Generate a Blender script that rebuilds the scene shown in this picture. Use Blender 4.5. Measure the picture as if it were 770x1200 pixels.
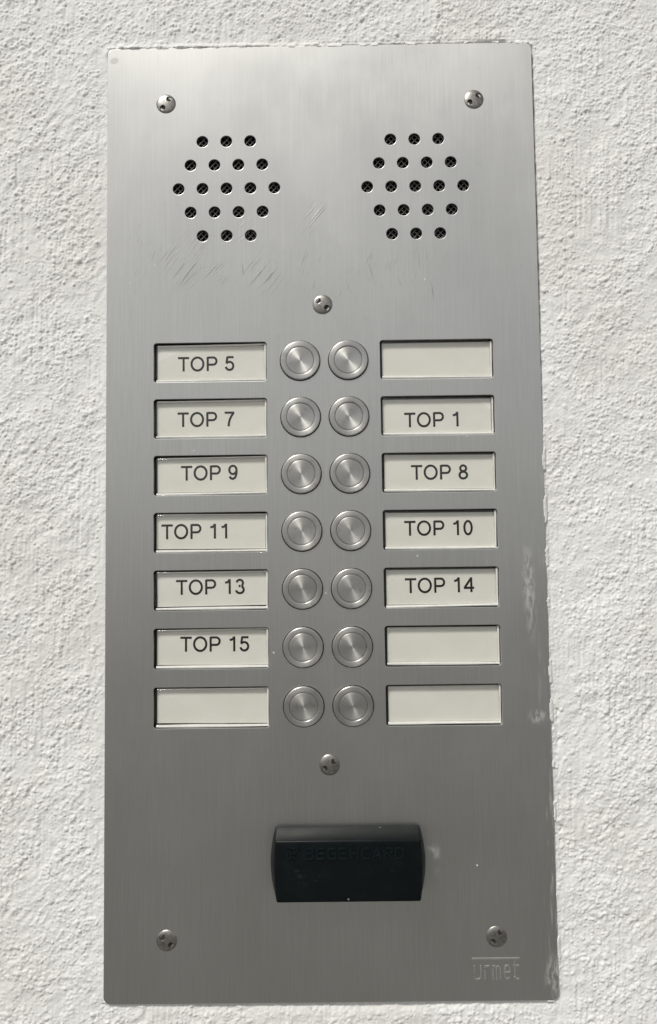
import bpy, bmesh, math, random
import numpy as np
from mathutils import Matrix, Vector

for o in list(bpy.data.objects):
    bpy.data.objects.remove(o)
S = bpy.context.scene
COL = S.collection
MM = 0.001
random.seed(7)

# ------------------------------------------------------------------ camera
# everything is laid out in the panel's own frame: x right, y up, z out of the wall
ROOT = Matrix.Translation((0, 0, 1.40)) @ Matrix.Rotation(math.radians(90), 4, 'X')
cam_d = bpy.data.cameras.new('camera')
cam_d.sensor_fit = 'VERTICAL'
cam_d.sensor_height = 24.0
cam_d.lens = 20.0
cam_d.clip_start = 0.01
cam_d.clip_end = 200
cam = bpy.data.objects.new('camera', cam_d)
COL.objects.link(cam)
CL = Matrix(((0.999899, 0.01313, 0.00546, 0.0029965),
             (-0.012738, 0.997707, -0.06647, -0.02272965),
             (-0.00632, 0.066393, 0.997774, 0.31008659),
             (0, 0, 0, 1)))
cam.matrix_world = ROOT @ CL
S.camera = cam

# ------------------------------------------------------------------ sky, sun, exposure
SUN = Vector((-0.33, -0.565, 0.756)).normalized()      # towards the sun, world axes
w = bpy.data.worlds.new('World')
S.world = w
w.use_nodes = True
nt = w.node_tree
nt.nodes.clear()
out = nt.nodes.new('ShaderNodeOutputWorld')
bg = nt.nodes.new('ShaderNodeBackground')
sky = nt.nodes.new('ShaderNodeTexSky')
sky.sky_type = 'NISHITA'
sky.sun_disc = False
sky.sun_elevation = math.asin(SUN.z)
sky.sun_rotation = math.atan2(SUN.x, SUN.y)
sky.air_density = 1.0
sky.dust_density = 2.5
sky.ozone_density = 1.0
hsv = nt.nodes.new('ShaderNodeHueSaturation')        # thin even cloud: a greyer sky
hsv.inputs['Saturation'].default_value = 0.12
nt.links.new(sky.outputs[0], hsv.inputs['Color'])
nt.links.new(hsv.outputs[0], bg.inputs['Color'])
bg.inputs['Strength'].default_value = 0.056
nt.links.new(bg.outputs[0], out.inputs['Surface'])

sun_d = bpy.data.lights.new('sun', 'SUN')
sun_d.energy = 1.5
sun_d.angle = math.radians(10)
sun_d.color = (1.0, 0.975, 0.915)
sun = bpy.data.objects.new('sun', sun_d)
COL.objects.link(sun)
sun.rotation_euler = SUN.to_track_quat('Z', 'Y').to_euler()
sun.location = (-0.6, -0.8, 2.6)

S.view_settings.view_transform = 'Standard'
S.view_settings.look = 'None'
S.view_settings.exposure = 0.64
S.view_settings.gamma = 1.0
S.view_settings.use_curve_mapping = False
S.render.engine = 'CYCLES'
S.cycles.use_denoising = True
S.cycles.max_bounces = 12
S.cycles.transmission_bounces = 10
S.cycles.caustics_refractive = True
S.cycles.caustics_reflective = True
S.cycles.sample_clamp_indirect = 0.0

# ------------------------------------------------------------------ helpers
def new_obj(name, me, mat=None, parent=None, loc=None, rot=None):
    o = bpy.data.objects.new(name, me)
    COL.objects.link(o)
    if mat is not None and me is not None:
        me.materials.clear()
        me.materials.append(mat)
    if parent is not None:
        o.parent = parent
    if loc is not None:
        o.location = loc
    if rot is not None:
        o.rotation_euler = rot
    return o

def smooth(me, angle=None):
    me.polygons.foreach_set('use_smooth', [True] * len(me.polygons))
    if angle is not None:
        me.set_sharp_from_angle(angle=math.radians(angle))

def mesh_from_bm(bm, name):
    me = bpy.data.meshes.new(name)
    bmesh.ops.recalc_face_normals(bm, faces=bm.faces)
    bm.to_mesh(me)
    bm.free()
    return me

class N:
    """tiny node-tree builder"""
    def __init__(self, name):
        self.m = bpy.data.materials.new(name)
        self.m.use_nodes = True
        self.t = self.m.node_tree
        self.t.nodes.clear()
        self.out = self.t.nodes.new('ShaderNodeOutputMaterial')
        self.p = self.t.nodes.new('ShaderNodeBsdfPrincipled')
        self.t.links.new(self.p.outputs[0], self.out.inputs['Surface'])
        self._c = None
    def set(self, sock, v):
        if hasattr(v, 'is_linked') or isinstance(v, bpy.types.NodeSocket):
            self.t.links.new(v, sock)
        elif isinstance(v, tuple) and len(v) == 3 and sock.type == 'RGBA':
            sock.default_value = (*v, 1)
        else:
            sock.default_value = v
    def P(self, **k):
        for n, v in k.items():
            self.set(self.p.inputs[n.replace('_', ' ')], v)
    def coord(self):
        if self._c is None:
            self._c = self.t.nodes.new('ShaderNodeTexCoord').outputs['Object']
        return self._c
    def map(self, scale=(1, 1, 1), rot=(0, 0, 0), loc=(0, 0, 0), vec=None):
        n = self.t.nodes.new('ShaderNodeMapping')
        self.t.links.new(vec or self.coord(), n.inputs['Vector'])
        n.inputs['Scale'].default_value = scale
        n.inputs['Rotation'].default_value = rot
        n.inputs['Location'].default_value = loc
        return n.outputs[0]
    def noise(self, vec, scale=1.0, detail=2.0, rough=0.5):
        n = self.t.nodes.new('ShaderNodeTexNoise')
        self.t.links.new(vec, n.inputs['Vector'])
        n.inputs['Scale'].default_value = scale
        n.inputs['Detail'].default_value = detail
        n.inputs['Roughness'].default_value = rough
        return n.outputs['Fac']
    def voronoi(self, vec, scale=1.0):
        n = self.t.nodes.new('ShaderNodeTexVoronoi')
        self.t.links.new(vec, n.inputs['Vector'])
        n.inputs['Scale'].default_value = scale
        return n.outputs['Distance'], n.outputs['Color']
    def math(self, op, a, b=0.0, c=None, clamp=False):
        n = self.t.nodes.new('ShaderNodeMath')
        n.operation = op
        n.use_clamp = clamp
        self.set(n.inputs[0], a)
        self.set(n.inputs[1], b)
        if c is not None:
            self.set(n.inputs[2], c)
        return n.outputs[0]
    def ramp(self, f, a, b, ta=0.0, tb=1.0):
        n = self.t.nodes.new('ShaderNodeMapRange')
        n.interpolation_type = 'SMOOTHSTEP'
        self.set(n.inputs['Value'], f)
        n.inputs['From Min'].default_value = a
        n.inputs['From Max'].default_value = b
        n.inputs['To Min'].default_value = ta
        n.inputs['To Max'].default_value = tb
        return n.outputs['Result']
    def mix(self, f, a, b):
        n = self.t.nodes.new('ShaderNodeMix')
        n.data_type = 'RGBA'
        self.set(n.inputs['Factor'], f)
        self.set(n.inputs[6], a)
        self.set(n.inputs[7], b)
        return n.outputs[2]
    def bump(self, h, strength=0.3, dist=0.001, normal=None):
        n = self.t.nodes.new('ShaderNodeBump')
        self.set(n.inputs['Height'], h)
        n.inputs['Strength'].default_value = strength
        n.inputs['Distance'].default_value = dist
        if normal is not None:
            self.t.links.new(normal, n.inputs['Normal'])
        return n.outputs[0]
    def spot(self, x, y, rx, ry, ang=0.0, soft=(0.3, 1.0)):
        """soft elliptical patch (mm) in the panel plane: 1 inside, 0 outside"""
        v = self.t.nodes.new('ShaderNodeMapping')
        v.vector_type = 'TEXTURE'
        self.t.links.new(self.coord(), v.inputs['Vector'])
        v.inputs['Location'].default_value = (x * MM, y * MM, 0)
        v.inputs['Rotation'].default_value = (0, 0, ang)
        v.inputs['Scale'].default_value = (rx * MM, ry * MM, 1)
        l = self.t.nodes.new('ShaderNodeVectorMath')
        l.operation = 'LENGTH'
        self.t.links.new(v.outputs[0], l.inputs[0])
        return self.ramp(l.outputs['Value'], soft[0], soft[1], 1.0, 0.0)

# ------------------------------------------------------------------ materials
def mat_wall():
    n = N('painted_roughcast')
    big = n.noise(n.map((14, 14, 14)), 1, 3, .55)
    fine = n.noise(n.map((900, 900, 900)), 1, 3, .6)
    mid = n.noise(n.map((160, 90, 160)), 1, 3, .6)
    c = n.mix(n.ramp(big, .3, .7), (.75, .742, .715), (.81, .81, .795))
    c = n.mix(n.ramp(mid, .55, .8, 0, .35), c, (.66, .645, .60))
    dust = n.noise(n.map((420, 420, 420), loc=(3, 5, 1)), 1, 1, .5)
    c = n.mix(n.ramp(dust, .70, .78, 0, .5), c, (.42, .41, .38))
    n.P(Base_Color=c, Roughness=.8, Normal=n.bump(fine, .35, .00025))
    n.p.inputs['Specular IOR Level'].default_value = .25
    return n.m

def brushed(name, base, rough, aniso, tangent, streaks, rot=0.0):
    n = N(name)
    n.P(Metallic=1.0, Roughness=rough, Anisotropic=aniso, Anisotropic_Rotation=rot)
    return n

def mat_plate():
    n = N('brushed_steel_plate')
    hair = n.noise(n.map((3000, 62, 1)), 1, 3, .65)
    hair2 = n.noise(n.map((1500, 24, 1), loc=(2, 7, 0)), 1, 2, .6)
    cloud = n.noise(n.map((22, 14, 1)), 1, 4, .6)
    grime = n.noise(n.map((160, 120, 1), loc=(9, 2, 0)), 1, 4, .7)
    base = n.mix(n.ramp(cloud, .3, .7), (.575, .572, .545), (.62, .617, .592))
    base = n.mix(n.ramp(hair, .25, .75, .0, .30), base, (.46, .455, .44))
    base = n.mix(n.ramp(hair2, .45, .75, .0, .18), base, (.76, .755, .74))
    base = n.mix(n.ramp(grime, .62, .80, 0, .35), base, (.40, .395, .37))
    # fingernail scratches: thin streaks at a slant, only in rubbed patches
    wn = n.t.nodes.new('ShaderNodeTexNoise')
    n.t.links.new(n.map((38, 38, 1)), wn.inputs['Vector'])
    wn.inputs['Scale'].default_value = 1.0
    ad = n.t.nodes.new('ShaderNodeVectorMath')
    ad.operation = 'MULTIPLY_ADD'
    n.t.links.new(wn.outputs['Color'], ad.inputs[0])
    ad.inputs[1].default_value = (.0032, .0032, 0)
    n.t.links.new(n.coord(), ad.inputs[2])
    bent = ad.outputs[0]                     # hand-made strokes are never quite parallel
    def scratch(ang, across, along, loc, lo, hi):
        v = n.map((across, along, 1), (0, 0, 0), loc,
                  n.map((1, 1, 1), (0, 0, ang), vec=bent))
        return n.ramp(n.noise(v, 1, 1.5, .5), lo, hi)
    s1 = scratch(math.radians(38), 2300, 62, (4, 1, 0), .565, .65)
    s2 = scratch(math.radians(48), 2000, 70, (1, 8, 0), .585, .67)
    s3 = scratch(math.radians(-4), 1200, 70, (6, 3, 0), .69, .74)
    s4 = scratch(math.radians(-14), 1000, 40, (2, 2, 0), .69, .74)
    m1 = n.math('MAXIMUM', n.spot(-52, 92, 11, 15, -.6), n.spot(-3, 108, 5, 10, -.5))
    m1 = n.math('MAXIMUM', m1, n.spot(-20, 88, 10, 12, -.7))
    m2 = n.math('MAXIMUM', n.spot(-43, 84, 13, 8, .6), n.spot(-28, 103, 6, 9, -.5))
    m3 = n.math('MAXIMUM', n.spot(-26, 84, 14, 12), n.spot(38, 84, 26, 13))
    m4 = n.math('MAXIMUM', n.spot(14, 92, 12, 16), n.spot(-2, 84, 14, 12))
    s5 = scratch(math.radians(20), 1700, 120, (3, 6, 0), .62, .72)
    s6 = scratch(math.radians(-30), 1500, 130, (7, 1, 0), .66, .74)
    m5 = n.math('MAXIMUM', n.spot(0, 88, 62, 16), n.spot(-66, 92, 12, 20))
    m6 = n.spot(24, 86, 42, 14)
    sc = n.math('MULTIPLY', s1, m1)
    sc = n.math('MAXIMUM', sc, n.math('MULTIPLY', n.math('MULTIPLY', s5, m5), .6))
    sc = n.math('MAXIMUM', sc, n.math('MULTIPLY', n.math('MULTIPLY', s6, m6), .6))
    sc = n.math('MAXIMUM', sc, n.math('MULTIPLY', s2, m2))
    sc = n.math('MAXIMUM', sc, n.math('MULTIPLY', s3, m3))
    sc = n.math('MAXIMUM', sc, n.math('MULTIPLY', s4, m4))
    base = n.mix(n.math('MULTIPLY', sc, .55), base, (.20, .195, .18))
    # dabs of white masonry paint wiped over the right-hand edge and odd specks
    sep = n.t.nodes.new('ShaderNodeSeparateXYZ')
    n.t.links.new(n.coord(), sep.inputs[0])
    streak = n.noise(n.map((700, 40, 1), loc=(5, 5, 0)), 1, 4, .7)
    edge = n.ramp(sep.outputs['X'], .0735, .0795)
    low = n.ramp(sep.outputs['Y'], .06, -.05)
    pm = n.math('MULTIPLY', n.ramp(streak, .52, .72), n.math('MULTIPLY', edge, low))
    dab = n.math('MULTIPLY', n.ramp(n.noise(n.map((900, 260, 1)), 1, 3, .6), .42, .58),
                 n.math('MAXIMUM', n.spot(75.5, -76.5, 4.6, 3.4, 0, (.2, 1)),
                        n.math('MAXIMUM', n.spot(73.5, -31, 3.2, 24, .03, (.1, 1)),
                               n.spot(78.5, -166, 4.5, 10, 0, (.2, 1)))))
    vd, vc = n.voronoi(n.map((210, 210, 1)))
    sv = n.t.nodes.new('ShaderNodeSeparateColor')
    n.t.links.new(vc, sv.inputs[0])
    speck = n.math('MULTIPLY', n.ramp(vd, .05, .10, 1, 0), n.ramp(sv.outputs[0], .968, .972))
    ghost = n.math('MULTIPLY', n.ramp(n.noise(n.map((300, 120, 1), loc=(1, 1, 0)), 1, 3, .6), .5, .7),
                   n.math('MAXIMUM', n.spot(36, -124, 5, 9, .4), n.spot(-17.5, -70, 1.4, 7, 0)))
    smear = n.math('MULTIPLY', n.math('MAXIMUM', pm, dab), .42)
    paint = n.math('MAXIMUM', smear, n.math('MAXIMUM', n.math('MULTIPLY', speck, .8), n.math('MULTIPLY', ghost, .35)))
    base = n.mix(paint, base, (.74, .73, .70))
    metal = n.math('SUBTRACT', 1.0, n.math('MULTIPLY', paint, .95))
    # a grey dab at one corner
    dot = n.spot(-77.5, 169.9, 1.9, 1.35, .3, (.75, 1))
    base = n.mix(n.math('MULTIPLY', dot, .5), base, (.33, .33, .315))
    rough = n.ramp(hair, .2, .8, .33, .42)
    rough = n.math('ADD', rough, n.math('MULTIPLY', n.ramp(cloud, .3, .7), .07))
    tan = n.t.nodes.new('ShaderNodeCombineXYZ')
    tan.inputs[0].default_value = 1.0
    b = n.bump(hair, .10, .00008)
    b = n.bump(sc, -.3 if False else .25, .00006, b)
    n.P(Base_Color=base, Metallic=metal, Roughness=rough, Anisotropic=.70, Normal=b)
    n.t.links.new(tan.outputs[0], n.p.inputs['Tangent'])
    return n.m

def mat_turned(name, base, rough, aniso, freq=9000):
    """lathe-turned steel: fine concentric grooves round the local z axis"""
    n = N(name)
    sep = n.t.nodes.new('ShaderNodeSeparateXYZ')
    n.t.links.new(n.coord(), sep.inputs[0])
    r = n.math('SQRT', n.math('ADD', n.math('MULTIPLY', sep.outputs[0], sep.outputs[0]),
                              n.math('MULTIPLY', sep.outputs[1], sep.outputs[1])))
    cmb = n.t.nodes.new('ShaderNodeCombineXYZ')
    n.t.links.new(r, cmb.inputs[0])
    info = n.t.nodes.new('ShaderNodeObjectInfo')
    n.t.links.new(n.math('MULTIPLY', info.outputs['Random'], .4), cmb.inputs[1])
    g = n.noise(n.map((freq, 9, 1), vec=cmb.outputs[0]), 1, 2, .6)
    off = n.t.nodes.new('ShaderNodeVectorMath')
    n.t.links.new(n.coord(), off.inputs[0])
    n.t.links.new(info.outputs['Random'], off.inputs[1])
    dirt = n.noise(n.map((420, 420, 420), vec=off.outputs[0]), 1, 4, .65)
    grease = n.noise(n.map((170, 170, 170), vec=off.outputs[0]), 1, 2, .5)
    rough = n.math('ADD', rough, n.ramp(grease, .35, .7, -.05, .09))
    c = n.mix(n.ramp(g, .3, .7), base, tuple(min(1, x * 1.16) for x in base))
    c = n.mix(n.ramp(dirt, .52, .78, 0, .6), c, (.30, .28, .245))
    tn = n.t.nodes.new('ShaderNodeTangent')
    tn.direction_type = 'RADIAL'
    tn.axis = 'Z'
    n.t.links.new(tn.outputs[0], n.p.inputs['Tangent'])
    n.P(Base_Color=c, Metallic=1.0, Roughness=rough, Anisotropic=aniso, Anisotropic_Rotation=.25,
        Normal=n.bump(g, .12, .00005))
    return n.m

def mat_screw():
    n = N('weathered_screw_steel')
    d = n.noise(n.map((700, 700, 700)), 1, 4, .65)
    sep = n.t.nodes.new('ShaderNodeSeparateXYZ')
    n.t.links.new(n.coord(), sep.inputs[0])
    c = n.mix(n.ramp(d, .4, .75), (.37, .36, .34), (.18, .16, .13))
    hx = n.math('SUBTRACT', n.math('ABSOLUTE', sep.outputs['X']), .00205)
    hd = n.math('SQRT', n.math('ADD', n.math('MULTIPLY', hx, hx), n.math('MULTIPLY', sep.outputs['Y'], sep.outputs['Y'])))
    deep = n.ramp(hd, .00096, .00104, 1, 0)                  # grime packed in the two key holes
    c = n.mix(n.math('MULTIPLY', deep, .95), c, (.035, .03, .025))
    n.P(Base_Color=c, Metallic=n.math('SUBTRACT', 1.0, deep), Roughness=n.ramp(d, .3, .8, .26, .5))
    n.t.links.new(n.ramp(hd, .00085, .0011, .1, .5), n.p.inputs['Specular IOR Level'])
    return n.m

def mat_simple(name, col, rough=.5, spec=.5, metal=0.0):
    n = N(name)
    f = n.noise(n.map((350, 350, 350)), 1, 3, .6)
    n.P(Base_Color=n.mix(n.ramp(f, .3, .7), tuple(x * .9 for x in col), col), Roughness=rough, Metallic=metal)
    n.p.inputs['Specular IOR Level'].default_value = spec
    return n.m

def mat_card():
    n = N('aged_white_card')
    a = n.noise(n.map((60, 60, 60)), 1, 3, .6)
    b = n.noise(n.map((1500, 1500, 1500)), 1, 2, .6)
    info = n.t.nodes.new('ShaderNodeObjectInfo')
    c = n.mix(n.ramp(a, .35, .7), (.775, .767, .73), (.82, .813, .785))
    c = n.mix(n.math('MULTIPLY', info.outputs['Random'], .25), c, (.80, .78, .72))
    n.P(Base_Color=c, Roughness=.75, Normal=n.bump(b, .1, .0001))
    return n.m

def mat_cover():
    """clear acrylic: lets light straight through, mirrors a little, more at a slant"""
    n = N('clear_acrylic')
    n.t.nodes.remove(n.p)
    f = n.noise(n.map((90, 90, 90)), 1, 3, .6)
    wob = n.bump(n.noise(n.map((140, 140, 140)), 1, 1, .5), .12, .0004)
    tr = n.t.nodes.new('ShaderNodeBsdfTransparent')
    tr.inputs[0].default_value = (.985, .985, .97, 1)
    gl = n.t.nodes.new('ShaderNodeBsdfGlossy')
    n.t.links.new(n.ramp(f, .4, .8, .04, .14), gl.inputs['Roughness'])
    n.t.links.new(wob, gl.inputs['Normal'])
    lw = n.t.nodes.new('ShaderNodeLayerWeight')
    fac = n.math('ADD', .042, n.math('MULTIPLY', n.math('POWER', lw.outputs['Facing'], 3.5), .85))
    mx = n.t.nodes.new('ShaderNodeMixShader')
    n.t.links.new(fac, mx.inputs[0])
    n.t.links.new(tr.outputs[0], mx.inputs[1])
    n.t.links.new(gl.outputs[0], mx.inputs[2])
    n.t.links.new(mx.outputs[0], n.out.inputs['Surface'])
    return n.m

def mat_reader(name='dark_green_black_plastic', k=1.0):
    n = N(name)
    g = n.noise(n.map((1400, 1400, 1400)), 1, 2, .6)
    d = n.noise(n.map((130, 130, 130)), 1, 4, .65)
    c = n.mix(n.ramp(d, .45, .8, 0, .6), (.0018 * k, .0042 * k, .0046 * k), (.005 * k, .0088 * k, .0092 * k))
    vd, vc = n.voronoi(n.map((260, 260, 260)))
    sv = n.t.nodes.new('ShaderNodeSeparateColor')
    n.t.links.new(vc, sv.inputs[0])
    speck = n.math('MULTIPLY', n.ramp(vd, .06, .12, 1, 0), n.ramp(sv.outputs[0], .962, .966))
    c = n.mix(n.math('MULTIPLY', speck, .6), c, (.5, .5, .48))
    scuff = n.math('MULTIPLY', n.ramp(n.noise(n.map((420, 760, 300), loc=(2, 3, 1)), 1, 3, .6), .57, .70),
                   n.math('MAXIMUM', n.spot(-15, -1.5, 9, 6), n.math('MULTIPLY', n.spot(12, .5, 10, 5), .5)))
    c = n.mix(n.math('MULTIPLY', scuff, .35), c, (.035, .04, .039))
    n.P(Base_Color=c, Roughness=n.ramp(d, .3, .8, .34, .46), Normal=n.bump(g, .15, .00006))
    n.p.inputs['Specular IOR Level'].default_value = .20
    return n.m

M_WALL = mat_wall()
M_PLATE = mat_plate()
M_RING = mat_turned('turned_steel_ring', (.47, .462, .44), .36, .6)
M_CAP = mat_turned('spun_steel_cap', (.46, .455, .43), .38, .76)
M_SCREW = mat_screw()
M_DARK = mat_simple('black_moulded_plastic', (.012, .012, .012), .5)
M_HOLD = mat_simple('dark_grey_moulded_plastic', (.02, .02, .019), .4)
M_GLINT = mat_simple('pale_edge_glint', (.80, .79, .76), .12)  # pale colour stands in for light refracted at the cover's edges
M_WIRE = mat_simple('dull_wire', (.42, .41, .39), .45, .5, .6)
M_CARD = mat_card()
M_INK = mat_simple('black_ink', (.007, .0065, .006), .5, .15)
M_COVER = mat_cover()
M_READER = mat_reader()
M_READER_PALE = mat_reader('paler_raised_plastic', 2.4)  # housing plastic in a lighter tone, so the lettering stands out
M_MARK = mat_simple('stamped_pale_steel', (.61, .605, .585), .42, .5, .9)

# ------------------------------------------------------------------ wall
PW, PH = 160.0, 349.12                        # face plate, mm

def field(shape, pitch, wl, seed, ang=None, ratio=1.0):
    """smooth random field, unit deviation, feature size wl (mm), optionally stretched by ratio along ang"""
    r = np.random.default_rng(seed)
    f = np.fft.rfft2(r.standard_normal(shape))
    ky = np.fft.fftfreq(shape[0], pitch)[:, None]
    kx = np.fft.rfftfreq(shape[1], pitch)[None, :]
    if ang is None:
        k2 = kx ** 2 + ky ** 2
    else:
        a = kx * math.cos(ang) + ky * math.sin(ang)
        b = -kx * math.sin(ang) + ky * math.cos(ang)
        k2 = (a * ratio) ** 2 + b ** 2
    g = np.fft.irfft2(f * np.exp(-k2 * (wl * 1.9) ** 2), s=shape)
    return g / g.std()

def splat(shape, pitch, count, rmin, rmax, hmin, hmax, seed, mask):
    """lumps of grit thrown on the wall: rounded, slightly long blobs, joined by the highest"""
    r = np.random.default_rng(seed)
    H = np.zeros(shape)
    j = r.uniform(0, shape[1], count)
    i = r.uniform(0, shape[0], count)
    keep = r.uniform(0, 1, count) < mask[np.minimum(i.astype(int), shape[0] - 1), np.minimum(j.astype(int), shape[1] - 1)]
    i, j = i[keep], j[keep]
    c = len(i)
    rad = rmin + (rmax - rmin) * r.uniform(0, 1, c) ** 2.2
    hh = (hmin + (hmax - hmin) * r.uniform(0, 1, c) ** 1.5) * (.55 + .45 * rad / rmax)
    th = r.normal(math.radians(50), .7, c)
    el = r.uniform(.9, 1.55, c)
    K = int(math.ceil(rmax * 1.5 / pitch)) + 1
    for di in range(-K, K + 1):
        for dj in range(-K, K + 1):
            ii = np.floor(i).astype(int) + di
            jj = np.floor(j).astype(int) + dj
            y = (ii - i) * pitch
            x = (jj - j) * pitch
            u = (x * np.cos(th) + y * np.sin(th)) / (rad * np.sqrt(el))
            v = (-x * np.sin(th) + y * np.cos(th)) / (rad / np.sqrt(el))
            q = 1 - (u * u + v * v)
            ok = (q > 0) & (ii >= 0) & (ii < shape[0]) & (jj >= 0) & (jj < shape[1])
            if ok.any():
                np.maximum.at(H, (ii[ok], jj[ok]), hh[ok] * np.sqrt(q[ok]) ** 1.2)
    return H

def blur(h, pitch, wl):
    ky = np.fft.fftfreq(h.shape[0], pitch)[:, None]
    kx = np.fft.rfftfreq(h.shape[1], pitch)[None, :]
    return np.fft.irfft2(np.fft.rfft2(h) * np.exp(-(kx ** 2 + ky ** 2) * (wl * 1.9) ** 2), s=h.shape)

def sstep(a, b, x):
    t = np.clip((x - a) / (b - a), 0, 1)
    return t * t * (3 - 2 * t)

def build_wall():
    pitch = 0.30
    XD, YD = 146.0, 214.0
    xs = np.arange(-XD, XD + .01, pitch)
    ys = np.arange(-YD, YD + .01, pitch)
    shp = (len(ys), len(xs))
    X, Y = np.meshgrid(xs, ys)
    dens = .52 + .27 * field(shp, pitch, 8, 11) + .20 * field(shp, pitch, 3.0, 12, math.radians(62), 3.5)
    dens += .12 * sstep(100, 180, Y)
    dens -= .18 * np.exp(-((X - 88) / 7) ** 2) * (Y < 0)
    near = np.hypot(np.maximum(np.abs(X) - PW / 2, 0), np.maximum(np.abs(Y) - PH / 2, 0))
    dens *= .45 + .55 * sstep(1, 13, near + 3 * field(shp, pitch, 6, 13))
    dens = np.clip(dens, .06, 1)
    area = XD * YD * 4
    h = splat(shp, pitch, int(area / 1.3), .40, .95, .14, .42, 21, dens)
    h = np.maximum(h, splat(shp, pitch, int(area / 16), .6, 1.4, .22, .60, 22, dens ** 1.5))
    h = h + 1.1 * splat(shp, pitch, int(area / .5), .28, .5, .06, .24, 23, np.clip(dens + .15, 0, 1))
    h = blur(h, pitch, .11)                                     # coats of paint
    h += .030 * field(shp, pitch, .55, 31) + .07 * field(shp, pitch, 2.6, 32)
    h += .065 * field(shp, pitch, 1.3, 36, math.radians(48), 2.6) * np.clip(.45 + .5 * field(shp, pitch, 10, 37) - X / 300, 0, 1.5)
    h += .13 * field(shp, pitch, 11, 33)
    # brush drags running down the wall
    drag = field(shp, pitch, .7, 34, math.radians(88), 16)
    h += .050 * drag * np.clip(.6 + .6 * field(shp, pitch, 14, 35), 0, 1.4)
    ridge = lambda x0, wd, y0, y1: np.exp(-((X - x0 - 1.2 * np.sin(Y / 17)) / wd) ** 2) * sstep(y0 - 8, y0 + 8, Y) * (1 - sstep(y1 - 8, y1 + 8, Y))
    h += .28 * ridge(99.5, 1.2, -105, -45)
    base = -0.80 + h * 1.12
    # --- how the render meets the plate
    dx = np.abs(X) - PW / 2
    dy = np.abs(Y) - PH / 2
    # signed distance to the rounded plate outline
    R = 2.6
    qx, qy = dx + R, dy + R
    d = np.hypot(np.maximum(qx, 0), np.maximum(qy, 0)) + np.minimum(np.maximum(qx, qy), 0) - R
    w_top = np.clip(1 - np.abs(Y - PH / 2) / 7, 0, 1) * (np.abs(X) < PW / 2 + 3)
    w_bot = np.clip(1 - np.abs(Y + PH / 2) / 9, 0, 1) * (np.abs(X) < PW / 2 + 4)
    n1 = field(shp, pitch, 2.2, 41)
    n2 = field(shp, pitch, 1.1, 42)
    # top: a lip of filler pressed along the edge, broken towards one end
    lip = np.exp(-((d - .6) / .95) ** 2) * w_top * (d > -1)
    base += lip * np.clip(.75 + .25 * n1 + .25 * sstep(-20, 40, X), 0, 1.6)
    crack = np.exp(-(d / .5) ** 2) * w_top * sstep(15, 60, X) * np.clip(-.1 + .9 * n1, 0, 1)
    crack2 = np.exp(-((X - 66) / 6) ** 2 - ((Y - PH / 2 - .5) / .7) ** 2)
    base -= 1.6 * crack + 2.4 * crack2
    # left: paint brought up to the metal, smooth and near flush
    wl = np.exp(-(np.maximum(d, 0) / 2.4) ** 2) * (X < 0) * (dy < 0)
    base = base * (1 - .55 * wl) + (-.30 + .05 * n2) * .55 * wl
    # right: a dark joint beside the upper half, filler over it lower down
    wr = np.exp(-(np.maximum(d - .1, 0) / .75) ** 2) * (X > 0) * (dy < 2)
    up = sstep(15, 70, Y)
    base -= wr * up * np.clip(1.5 + .6 * n1, 0, 3)
    base -= np.exp(-(np.maximum(d, 0) / 3.5) ** 2) * (X > 0) * (dy < 2) * up * .35
    base += wr * (1 - up) * np.clip(.20 + .16 * n1, -.1, .5) * .8
    base -= np.exp(-((X - 82.2 - .5 * n1) / .6) ** 2) * (Y > -130) * (Y < -65) * np.clip(.3 + .6 * n1, 0, 1) * .7
    # bottom: the plate stands clear of the wall
    base -= np.exp(-(np.maximum(d, 0) / 2.6) ** 2) * w_bot * (1.15 + .3 * n1) * sstep(-78, -40, X) * (1 - .7 * sstep(55, 78, X))
    # scattered grit crumbs along the joint
    # filler ragged over the metal here and there
    rag = (.8 * np.clip(field(shp, pitch, 5.0, 43) - .9, 0, .9) * ((X > 70) & (Y < 60)) + .55 * np.clip(n1 + .1, 0, 1) * (Y > 160) * (np.abs(X) < 79)) * .9
    over = (d < 0) & (d > -rag)
    z = np.where(d < -.25, np.minimum(base, -.9), base)
    z = np.where(over, .05 + .06 * np.clip(n2, -1, 1), z)
    z = np.where((d >= 0) & (d < .9) & (rag > .08), np.maximum(z, .02 + .05 * n2 - .35 * d), z)
    z = np.where((d < -.8) & ~over, -2.6, z)
    z = np.where((d < 1.2), np.minimum(z, .55), z)
    # outer skirt: the same wall carried on beyond the finely built area
    def ext(a, lim, grow=1.5):
        out_ = [a[-1]]
        st = pitch
        while out_[-1] < lim:
            st *= 1.5
            out_.append(out_[-1] + st)
        o_ = np.array(out_[1:])
        return np.concatenate([-o_[::-1], a, o_]), len(o_)
    XE, nx = ext(xs, 3000)
    YE, ny = ext(ys, 1410)
    Z = np.pad(z, ((ny, ny), (nx, nx)), mode='edge')
    # fade the edge-stretched lines out to the mean wall level
    gx, gy = np.meshgrid(XE, YE)
    fade = np.maximum(sstep(XD - 1, XD + 4, np.abs(gx)), sstep(YD - 1, YD + 4, np.abs(gy)))
    Z = Z * (1 - fade) + (-.6) * fade
    nyv, nxv = Z.shape
    co = np.stack([gx, gy, Z], -1).reshape(-1, 3) * MM
    idx = np.arange(nyv * nxv).reshape(nyv, nxv)
    quads = np.stack([idx[:-1, :-1], idx[:-1, 1:], idx[1:, 1:], idx[1:, :-1]], -1)
    cx = (gx[:-1, :-1] + gx[1:, 1:]) / 2
    cy = (gy[:-1, :-1] + gy[1:, 1:]) / 2
    keep = ~((np.abs(cx) < PW / 2 - 5) & (np.abs(cy) < PH / 2 - 5))
    q = quads[keep]
    used = np.zeros(nyv * nxv, bool)
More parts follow.
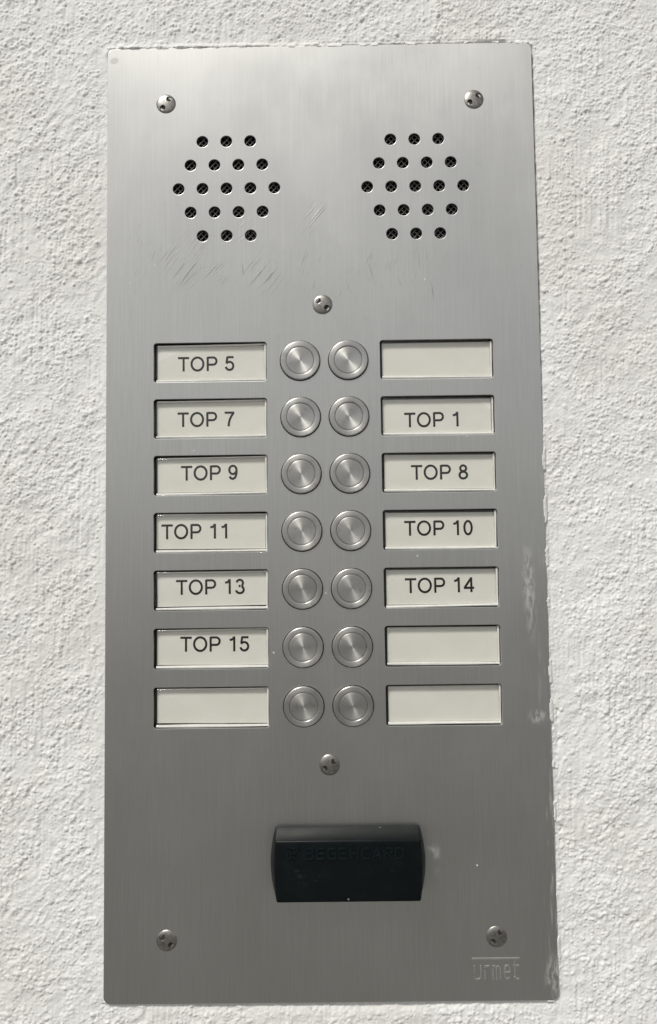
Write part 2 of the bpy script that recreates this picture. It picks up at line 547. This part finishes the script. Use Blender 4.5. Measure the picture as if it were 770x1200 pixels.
    used[q.ravel()] = True
    remap = np.cumsum(used) - 1
    co = co[used]
    q = remap[q]
    me = bpy.data.meshes.new('wall')
    me.vertices.add(len(co))
    me.vertices.foreach_set('co', co.astype(np.float32).ravel())
    me.loops.add(q.size)
    me.loops.foreach_set('vertex_index', q.astype(np.int32).ravel())
    me.polygons.add(len(q))
    me.polygons.foreach_set('loop_start', np.arange(0, q.size, 4, dtype=np.int32))
    me.polygons.foreach_set('use_smooth', np.ones(len(q), bool))
    me.update(calc_edges=True)
    me.validate()
    o = new_obj('wall', me, M_WALL)
    o.matrix_world = ROOT
    o['kind'] = 'structure'
    o['label'] = 'white painted roughcast wall around the steel intercom panel'
    return o

build_wall()

def build_ground():
    n = N('grey_paving')
    a = n.noise(n.map((3, 3, 3)), 1, 4, .6)
    b = n.noise(n.map((180, 180, 180)), 1, 3, .6)
    n.P(Base_Color=n.mix(n.ramp(a, .3, .7), (.162, .162, .156), (.197, .196, .190)), Roughness=.85, Normal=n.bump(b, .3, .003))
    me = bpy.data.meshes.new('ground')
    me.from_pydata([(-60, -90, 0), (60, -90, 0), (60, 2, 0), (-60, 2, 0)], [], [(0, 1, 2, 3)])
    o = new_obj('ground', me, n.m)
    o['kind'] = 'structure'

build_ground()

# ------------------------------------------------------------------ the intercom panel
panel = bpy.data.objects.new('intercom_panel', None)
COL.objects.link(panel)
panel.matrix_world = ROOT
panel.empty_display_size = .05
panel['label'] = 'brushed steel door intercom panel with two columns of round buttons and name windows'
panel['category'] = 'intercom'

ROWS = [53.9 - 20.95 * k for k in range(7)]
ROWS[6] -= .1
WIN_W, WIN_H = 41.7, 14.6
WX = (-41.65, 41.85)
BX = (-8.47, 9.27)
BR = 7.45
GR = ((-35.3, 119.7), (35.25, 119.5))
GP, GH = 8.96, 2.17
SCREWS = [((-57.9, 152.7), 55), ((57.9, 152.6), 38), ((.07, 74.9), 140),
          ((.54, -92.6), 37), ((-57.7, -152.9), 139), ((58.6, -152.7), 50)]
holes = []
for gx_, gy_ in GR:
    for r_, k_ in ((-2, 3), (-1, 4), (0, 5), (1, 4), (2, 3)):
        for c_ in range(k_):
            holes.append((gx_ + (c_ - (k_ - 1) / 2) * GP, gy_ + r_ * GP * 1.012))

def round_rect(cx, cy, w_, h_, r, seg=6):
    pts = []
    for (sx, sy, a0) in ((1, 1, 0), (-1, 1, 90), (-1, -1, 180), (1, -1, 270)):
        for k in range(seg + 1):
            a = math.radians(a0 + 90 * k / seg)
            pts.append((cx + sx * (w_ / 2 - r) + r * math.cos(a), cy + sy * (h_ / 2 - r) + r * math.sin(a)))
    return pts

def circle(cx, cy, r, n_):
    return [(cx + r * math.cos(2 * math.pi * k / n_), cy + r * math.sin(2 * math.pi * k / n_)) for k in range(n_)]

def build_plate():
    cu = bpy.data.curves.new('face_plate', 'CURVE')
    cu.dimensions = '2D'
    cu.fill_mode = 'BOTH'
    BV = .16
    cu.extrude = (.75 - BV) * MM
    cu.bevel_depth = BV * MM
    cu.bevel_resolution = 2
    cu.offset = -BV * MM
    loops = [round_rect(0, 0, PW, PH, 2.6, 8)]
    loops += [circle(x, y, GH, 28) for x, y in holes]
    for r_ in ROWS:
        loops += [circle(x, r_, BR, 48) for x in BX]
        loops += [round_rect(x, r_, WIN_W, WIN_H, 1.1, 5) for x in WX]
    for l in loops:
        sp = cu.splines.new('POLY')
        sp.points.add(len(l) - 1)
        for p, (x, y) in zip(sp.points, l):
            p.co = (x * MM, y * MM, 0, 1)
        sp.use_cyclic_u = True
    tmp = bpy.data.objects.new('tmp', cu)
    COL.objects.link(tmp)
    dg = bpy.context.evaluated_depsgraph_get()
    me = bpy.data.meshes.new_from_object(tmp.evaluated_get(dg))
    bpy.data.objects.remove(tmp)
    me.name = 'face_plate'
    me.transform(Matrix.Translation((0, 0, -.75 * MM)))
    smooth(me, 25)
    return new_obj('face_plate', me, M_PLATE, panel)

plate = build_plate()

def open_box(x0, x1, y0, y1, z0, z1):
    bm = bmesh.new()
    v = [bm.verts.new((x * MM, y * MM, z * MM)) for z in (z0, z1) for (x, y) in ((x0, y0), (x1, y0), (x1, y1), (x0, y1))]
    bm.faces.new(v[0:4])
    for k in range(4):
        bm.faces.new((v[k], v[(k + 1) % 4], v[4 + (k + 1) % 4], v[4 + k]))
    return mesh_from_bm(bm, 'back_box')

new_obj('back_box', open_box(-76.5, 76.5, -171, 171, -24, -1.52), M_DARK, panel)

# wire gauze behind each speaker opening
def gauze():
    bm = bmesh.new()
    half, pitch, r = 23.0, 1.55, .17
    n_ = int(half * 1.9 / pitch)
    for s in (1, -1):
        for k in range(-n_, n_ + 1):
            off = k * pitch * math.sqrt(2)
            # line y = s*x + off clipped to the square
            xs_ = [x for x in (-half, half)]
            ts = []
            lo = max(-half, min((-half - off) * s, (half - off) * s))
            hi = min(half, max((-half - off) * s, (half - off) * s))
            if hi - lo < 1:
                continue
            a = Vector((lo, s * lo + off, 0))
            b = Vector((hi, s * hi + off, 0))
            dr = (b - a).normalized()
            nr = Vector((-dr.y, dr.x, 0)) * r
            up = Vector((0, 0, r))
            zz = Vector((0, 0, .16 * s))
            ring = []
            for p in (a, b):
                ring.append([bm.verts.new((p + q + zz) * MM) for q in (nr, up, -nr, -up)])
            for q in range(4):
                bm.faces.new((ring[0][q], ring[0][(q + 1) % 4], ring[1][(q + 1) % 4], ring[1][q]))
    return mesh_from_bm(bm, 'speaker_gauze')

g_me = gauze()
for k, (x, y) in enumerate(GR):
    new_obj('speaker_gauze', g_me, M_WIRE, panel, (x * MM, y * MM, -2.1 * MM), (0, 0, .04 * k))

# ---- screws: domed heads with two key holes
def screw_mesh():
    bm = bmesh.new()
    R, hgt = 3.68, .95
    nr, na = 34, 72
    def z(x, y):
        r2 = (x * x + y * y) / (R * R)
        zz = -.1 + hgt * math.sqrt(max(0, 1 - .93 * r2)) - hgt * .26
        for sx in (-1, 1):
            dd = math.hypot(x - sx * 2.05, y)
            if dd < .98:
                zz -= .50 * min(1, (.98 - dd) / .12)
        return zz
    rings = [[bm.verts.new((0, 0, z(0, 0) * MM))]]
    for i in range(1, nr + 1):
        r = R * i / nr
        rings.append([bm.verts.new((r * math.cos(2 * math.pi * k / na) * MM, r * math.sin(2 * math.pi * k / na) * MM,
                                    z(r * math.cos(2 * math.pi * k / na), r * math.sin(2 * math.pi * k / na)) * MM)) for k in range(na)])
    rings.append([bm.verts.new((R * math.cos(2 * math.pi * k / na) * MM, R * math.sin(2 * math.pi * k / na) * MM, -.5 * MM)) for k in range(na)])
    for k in range(na):
        bm.faces.new((rings[0][0], rings[1][k], rings[1][(k + 1) % na]))
    for a, b in zip(rings[1:-1], rings[2:]):
        for k in range(na):
            bm.faces.new((a[k], b[k], b[(k + 1) % na], a[(k + 1) % na]))
    me = mesh_from_bm(bm, 'screw')
    smooth(me, 50)
    return me

s_me = screw_mesh()
for (x, y), ang in SCREWS:
    new_obj('screw', s_me, M_SCREW, panel, (x * MM, y * MM, .1 * MM), (0, 0, math.radians(ang)))

# ---- push buttons
def lathe(profile, name, na=64, close=True, ang=35):
    bm = bmesh.new()
    rings = []
    for r, z in profile:
        if r == 0:
            rings.append([bm.verts.new((0, 0, z * MM))])
        else:
            rings.append([bm.verts.new((r * MM * math.cos(2 * math.pi * k / na), r * MM * math.sin(2 * math.pi * k / na), z * MM)) for k in range(na)])
    for a, b in zip(rings[:-1], rings[1:]):
        for k in range(na):
            k2 = (k + 1) % na
            if len(a) == 1:
                bm.faces.new((a[0], b[k], b[k2]))
            elif len(b) == 1:
                bm.faces.new((a[k], b[0], a[k2]))
            else:
                bm.faces.new((a[k], b[k], b[k2], a[k2]))
    me = mesh_from_bm(bm, name)
    smooth(me, ang)
    return me

ring_me = lathe([(7.20, -4.0), (7.20, .72), (7.17, .84), (7.08, .95), (6.94, 1.01), (6.75, 1.03), (5.8, 1.01), (5.30, 1.0),
                 (5.21, .97), (5.13, .88), (5.11, -2.0)], 'push_button')
cap_me = lathe([(5.07, -2.0), (5.07, .80), (5.03, .85), (4.93, .88), (4.4, .88), (3.2, .868), (1.6, .855), (.4, .85), (0, .85)], 'button_cap')
for r_ in ROWS:
    for bx in BX:
        b = new_obj('push_button', ring_me, M_RING, panel, (bx * MM, r_ * MM, random.uniform(-.12, .12) * MM),
                    (random.gauss(0, .012), random.gauss(0, .012), random.uniform(0, 6.28)))
        new_obj('button_cap', cap_me, M_CAP, b, (0, 0, random.uniform(-.08, .06) * MM),
                (random.gauss(0, .012), random.gauss(0, .012), 0))

# ---- stroke lettering
def arc(cx, cy, rx, ry, a0, a1, n_=14):
    return [(cx + rx * math.cos(math.radians(a0 + (a1 - a0) * k / n_)), cy + ry * math.sin(math.radians(a0 + (a1 - a0) * k / n_))) for k in range(n_ + 1)]

SW = .150
H_ = SW / 2
G = {  # advance, strokes (points, closed)
    'T': (.853, [([(.035, 1 - H_), (.818, 1 - H_)], 0), ([(.4265, 0), (.4265, 1 - H_)], 0)]),
    'O': (1.087, [(arc(.543, .5, .415, .449, 0, 345, 23), 1)]),
    'P': (.932, [([(.172, 0), (.172, 1 - H_ * .2)], 0),
                 ([(.172, .9375), (.50, .9375)] + arc(.55, .69, .235, .2475, 90, -90, 12) + [(.50, .4425), (.172, .4425)], 0)]),
    ' ': (.388, []),
    '0': (.777, [(arc(.385, .5, .252, .449, 0, 345, 23), 1)]),
    '1': (.777, [([(.465, 0), (.465, 1.0)], 0), ([(.43, .95), (.39, .85), (.31, .79), (.15, .765)], 0)]),
    '3': (.777, [(arc(.385, .735, .215, .205, 172, -62, 16)[:-2] + arc(.385, .282, .262, .232, 62, -172, 18)[1:], 0),
                 ([(.30, .525), (.44, .525)], 0)]),
    '4': (.777, [([(.545, 0), (.545, .99)], 0), ([(.545, .95), (.085, .30)], 0), ([(.03, .292), (.735, .292)], 0)]),
    '5': (.777, [([(.215, .9375), (.665, .9375)], 0), ([(.235, .985), (.165, .51)], 0),
                 ([(.165, .50)] + arc(.375, .34, .265, .278, 128, -168, 20), 0)]),
    '7': (.777, [([(.06, .9375), (.72, .9375)], 0), ([(.69, .94), (.53, .71), (.41, .46), (.35, .22), (.33, 0)], 0)]),
    '8': (.777, [(arc(.385, .742, .205, .197, 0, 340, 17), 1), (arc(.385, .283, .262, .232, 0, 340, 17), 1)]),
    '9': (.777, [(arc(.375, .668, .25, .28, 0, 345, 20), 1),
                 ([(.625, .66), (.625, .50), (.59, .30), (.51, .13), (.37, .058), (.23, .10), (.145, .23)], 0)]),
}

def stroke(bm, pts, closed, sw, t, z0, xf):
    """a flat stroke of width sw raised t above z0"""
    n_ = len(pts)
    P = [Vector(p) for p in pts]
    L, Rr = [], []
    for k in range(n_):
        a = P[k - 1] if (k > 0 or closed) else None
        b = P[(k + 1) % n_] if (k < n_ - 1 or closed) else None
        d1 = (P[k] - a).normalized() if a is not None else None
        d2 = (b - P[k]).normalized() if b is not None else None
        if d1 is None: d1 = d2
        if d2 is None: d2 = d1
        m = (d1 + d2).normalized()
        nn = Vector((-m.y, m.x))
        sc = 1 / max(.5, m.dot(d1))
        L.append(P[k] + nn * sw / 2 * sc)
        Rr.append(P[k] - nn * sw / 2 * sc)
    def mk(p, z):
        x, y = xf(p.x, p.y)
        return bm.verts.new((x * MM, y * MM, z * MM))
    lt = [mk(p, z0 + t) for p in L]
    rt = [mk(p, z0 + t) for p in Rr]
    lb = [mk(p, z0) for p in L]
    rb = [mk(p, z0) for p in Rr]
    rng = range(n_ if closed else n_ - 1)
    for k in rng:
        j = (k + 1) % n_
        bm.faces.new((rt[k], rt[j], lt[j], lt[k]))
        bm.faces.new((lt[k], lt[j], lb[j], lb[k]))
        bm.faces.new((rb[k], rb[j], rt[j], rt[k]))
    if not closed:
        bm.faces.new((lt[0], lb[0], rb[0], rt[0]))
        bm.faces.new((rt[-1], rb[-1], lb[-1], lt[-1]))

def lettering(text, x, y, cap, t=.03, sw=SW):
    bm = bmesh.new()
    cx = 0
    lift = 0.0
    for ch in text:
        adv, st = G[ch]
        for pts, cl in st:
            stroke(bm, pts, cl, sw, t + lift, 0, lambda px, py, c0=cx: (x + (c0 + px) * cap * .975, y + py * cap))
            lift = (lift + .0035) % .014
        cx += adv
    return mesh_from_bm(bm, 'lettering')

# ---- name windows: clear cover over a card
def rounded_slab(w_, h_, d_, r, bev, name):
    """clear block: rounded corners, pillowed front edge"""
    bm = bmesh.new()
    prof = [(0, -d_)]
    for k in range(6):
        a = math.radians(90 * k / 5)
        prof.append((bev * (1 - math.cos(a)), -bev * .75 * (1 - math.sin(a))))
    for q in (1.2, 2.2, 3.4, 4.8):                  # gently crowned face
        prof.append((bev + q, .34 * (1 - (1 - q / 5.6) ** 2)))
    loops = []
    for inset, z in prof:
        loops.append([bm.verts.new((px * MM, py * MM, z * MM)) for px, py in
                      round_rect(0, 0, w_ - 2 * inset, h_ - 2 * inset, max(.15, r - inset * .6), 5)])
    n_ = len(loops[0])
    for a, b in zip(loops[:-1], loops[1:]):
        for k in range(n_):
            bm.faces.new((a[k], a[(k + 1) % n_], b[(k + 1) % n_], b[k]))
    bm.faces.new(loops[-1])
    bm.faces.new(list(reversed(loops[0])))
    me = mesh_from_bm(bm, name)
    smooth(me, 40)
    return me

def slab(w_, h_, d_, name):
    bm = bmesh.new()
    bmesh.ops.create_cube(bm, size=1)
    for v in bm.verts:
        v.co = Vector((v.co.x * w_ * MM, v.co.y * h_ * MM, v.co.z * d_ * MM))
    return mesh_from_bm(bm, name)

cover_me = rounded_slab(40.1, 13.0, 1.7, .9, .9, 'name_window')
card_me = slab(39.9, 12.6, .2, 'name_card')
holder_me = open_box(-21.3, 21.3, -7.75, 7.75, -2.7, -1.55)

def glint_bar(length, wd, ht, seed):
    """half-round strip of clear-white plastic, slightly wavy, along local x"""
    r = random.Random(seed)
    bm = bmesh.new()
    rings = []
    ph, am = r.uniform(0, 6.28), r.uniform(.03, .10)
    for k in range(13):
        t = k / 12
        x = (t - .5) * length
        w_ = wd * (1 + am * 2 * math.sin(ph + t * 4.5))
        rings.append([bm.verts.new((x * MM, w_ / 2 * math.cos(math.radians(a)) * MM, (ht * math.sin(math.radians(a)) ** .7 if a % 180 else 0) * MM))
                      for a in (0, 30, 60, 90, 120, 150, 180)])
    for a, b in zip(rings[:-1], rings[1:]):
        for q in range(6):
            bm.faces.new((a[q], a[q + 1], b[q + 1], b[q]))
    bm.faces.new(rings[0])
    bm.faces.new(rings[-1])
    me = mesh_from_bm(bm, 'edge_glint')
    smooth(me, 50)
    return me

glint_long = [glint_bar(40.6, 1.05, 1.3, k) for k in range(4)]
glint_top = [glint_bar(39.8, .55, 1.35, 20 + k) for k in range(3)]
glint_short = [glint_bar(13.0, .85, 1.2, 10 + k) for k in range(3)]
TEXT = {(0, 0): ('TOP 5', -54.2, 51.2), (1, 0): ('TOP 7', -54.2, 30.35), (2, 0): ('TOP 9', -53.2, 10.4),
        (3, 0): ('TOP 11', -60.0, -11.2), (4, 0): ('TOP 13', -55.0, -31.7), (5, 0): ('TOP 15', -53.4, -52.15),
        (1, 1): ('TOP 1', 29.6, 29.3), (2, 1): ('TOP 8', 31.6, 9.45), (3, 1): ('TOP 10', 28.65, -10.8), (4, 1): ('TOP 14', 28.5, -31.75)}
rg = random.Random(3)
for r_ in range(7):
    for c_ in range(2):
        x, y = WX[c_], ROWS[r_]
        ox, oy = rg.uniform(-.3, -.1), rg.uniform(.30, .60)
        win = new_obj('name_window', cover_me, M_COVER, panel, ((x + ox) * MM, (y + oy) * MM, (-.22 + rg.uniform(-.10, .05)) * MM),
                      (rg.gauss(0, .012), rg.gauss(0, .008), rg.gauss(0, .004)))
        win['label'] = ('clear name window over a card reading ' + TEXT[(r_, c_)][0]) if (r_, c_) in TEXT else 'clear name window over a blank white card'
        hold = new_obj('card_holder', holder_me, M_HOLD, panel, ((x + rg.uniform(-.25, .2)) * MM, (y + rg.uniform(-.3, .25)) * MM, 0), (0, 0, rg.gauss(0, .004)))
        card = new_obj('name_card', card_me, M_CARD, hold, (rg.uniform(-.05, .15) * MM, rg.uniform(.2, .4) * MM, -2.2 * MM), (0, 0, rg.gauss(0, .003)))
        if (r_, c_) in TEXT:
            tx, bx, by = TEXT[(r_, c_)]
            me = lettering(tx, bx - x, by - y, 5.45)
            new_obj('lettering', me, M_INK, hold, (0, 0, -2.1 * MM), (0, 0, rg.gauss(0, .004)))
        new_obj('edge_glint', glint_long[rg.randrange(4)], M_GLINT, win, ((.25 - ox) * MM, (-6.62 - oy + rg.uniform(-.15, .12)) * MM, (-1.75) * MM), (0, 0, rg.gauss(0, .004)))
        new_obj('edge_glint', glint_short[rg.randrange(3)], M_GLINT, win, ((20.32 - ox) * MM, (.3 - oy) * MM, (-1.8) * MM), (0, 0, math.pi / 2 + rg.gauss(0, .006)))
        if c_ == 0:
            new_obj('edge_glint', glint_top[rg.randrange(3)], M_GLINT, win, ((.3 - ox) * MM, (6.62 - oy + rg.uniform(-.1, .1)) * MM, (-1.75) * MM), (0, 0, rg.gauss(0, .005)))

# ---- maker's mark stamped near the corner screw
def mark():
    bm = bmesh.new()
    cap = 6.0
    def X(px, py): return (px, py)
    st = []
    z = .16
    def add(pts, cl=0, sw=.42):
        stroke(bm, pts, cl, sw, z, 0, X)
    add([(49.6, -160.1), (66.4, -160.1)], 0, .5)
    b = -167.3
    xh = 4.9
    # u
    add([(50.5, b + xh), (50.5, b + .9)] + arc(51.6, b + .95, 1.1, .8, 180, 360, 8) + [(52.7, b + xh)])
    # r
    add([(54.2, b), (54.2, b + xh)]); add([(54.2, b + xh - 1.2), (54.7, b + xh - .35), (55.7, b + xh - .2)])
    # m
    add([(57.0, b), (57.0, b + xh)])
    add([(57.0, b + xh - .8), (57.6, b + xh - .2), (58.2, b + xh - .7), (58.25, b)])
    add([(58.3, b + xh - .8), (58.9, b + xh - .2), (59.5, b + xh - .7), (59.55, b)])
    # e
    add([(61.0, b + 2.5), (63.0, b + 2.5)] + arc(62.0, b + 2.5, 1.02, 2.3, 0, 310, 16))
    # t
    add([(64.7, b + xh + 2.0), (64.7, b + .9)] + arc(65.6, b + .9, .9, .75, 180, 300, 6)); add([(64.0, b + xh - .2), (66.2, b + xh - .2)])
    return mesh_from_bm(bm, 'stamped_mark')
new_obj('stamped_mark', mark(), M_MARK, panel, (0, 0, 0))

# ------------------------------------------------------------------ card reader fixed on the plate
reader = bpy.data.objects.new('card_reader', None)
COL.objects.link(reader)
RC = (6.6, -126.2)
reader.matrix_world = ROOT @ Matrix.Translation((RC[0] * MM, RC[1] * MM, 0))
reader.empty_display_size = .02
reader['label'] = 'dark plastic card reader block with raised lettering fixed below the buttons'
reader['category'] = 'card reader'

D = 9.0
def reader_mesh():
    bm = bmesh.new()
    yt, yc, yb = 12.4, 9.9, -10.8
    st = [(yt, 2.6)] + [(yc + (yb - yc) * k / 12, D) for k in range(13)]
    rows = []
    for y, z in st:
        t = (y - (yt + yb) / 2) / ((yt - yb) / 2)
        wb = 25.5 + 1.75 * (1 - t * t)
        wf = 24.75 + .7 * (1 - t * t)
        if y == yt:
            wf = wb - .25
        rows.append([bm.verts.new((x * MM, y * MM, zz * MM)) for x, zz in
                     ((-wb, -.05), (-wb + .1, z * .35), (-wf, z), (wf, z), (wb - .1, z * .35), (wb, -.05))])
    for a, b in zip(rows[:-1], rows[1:]):
        for k in range(5):
            bm.faces.new((a[k], a[k + 1], b[k + 1], b[k]))
    bm.faces.new(rows[0])
    bm.faces.new(rows[-1])
    bmesh.ops.recalc_face_normals(bm, faces=bm.faces)
    ed = [e for e in bm.edges if len(e.link_faces) == 2 and e.calc_face_angle() > math.radians(24)]
    bmesh.ops.bevel(bm, geom=ed, offset=.55 * MM, segments=3, profile=.5, affect='EDGES')
    me = mesh_from_bm(bm, 'housing')
    smooth(me, 45)
    return me
housing = new_obj('housing', reader_mesh(), M_READER, reader)

def reader_letters():
    bm = bmesh.new()
    sw = .62
    def E(pts, x0, w_=3.05, hgt=3.9, cl=0):
        stroke(bm, pts, cl, sw / 3.9, .42, 0, lambda px, py: (x0 + px * w_, -122.45 + py * hgt))
    B = lambda x: (E([(.08, .0), (.08, 1)], x), E([(.08, .94), (.75, .94), (.93, .84), (.93, .62), (.75, .53), (.08, .53)], x),
                   E([(.75, .53), (.96, .43), (.96, .16), (.75, .06), (.08, .06)], x))
    Ee = lambda x: (E([(.95, .94), (.1, .94), (.1, .06), (.95, .06)], x), E([(.1, .5), (.85, .5)], x))
    Gg = lambda x: E([(.95, .94), (.25, .94), (.08, .78), (.08, .22), (.25, .06), (.92, .06), (.92, .48), (.5, .48)], x)
    Hh = lambda x: (E([(.08, 0), (.08, 1)], x), E([(.92, 0), (.92, 1)], x), E([(.08, .5), (.92, .5)], x))
    Cc = lambda x: E([(.95, .94), (.25, .94), (.08, .78), (.08, .22), (.25, .06), (.95, .06)], x)
    Aa = lambda x: (E([(.02, 0), (.48, .97), (.96, 0)], x), E([(.2, .3), (.78, .3)], x))
    Rr = lambda x: (E([(.08, .0), (.08, 1)], x), E([(.08, .94), (.78, .94), (.94, .84), (.94, .58), (.78, .47), (.08, .47)], x), E([(.55, .47), (.96, 0)], x))
    Dd = lambda x: E([(.08, .06), (.08, .94), (.7, .94), (.94, .74), (.94, .26), (.7, .06)], x, cl=1)
    x = -8.3
    for f in (B, Ee, Gg, Ee, Hh, Cc, Aa, Rr, Dd):
        f(x)
        x += 3.87
    # emblem: slashed square
    E([(0, 1), (1.25, 1), (1.25, .98), (.1, 0)], -14.2)
    E([(0, .95), (.8, .1)], -14.2)
    E([(0, .06), (.0, .9)], -14.2)
    return mesh_from_bm(bm, 'raised_lettering')
new_obj('raised_lettering', reader_letters(), M_READER_PALE, reader, (-RC[0] * MM, -RC[1] * MM, (D - .03) * MM))
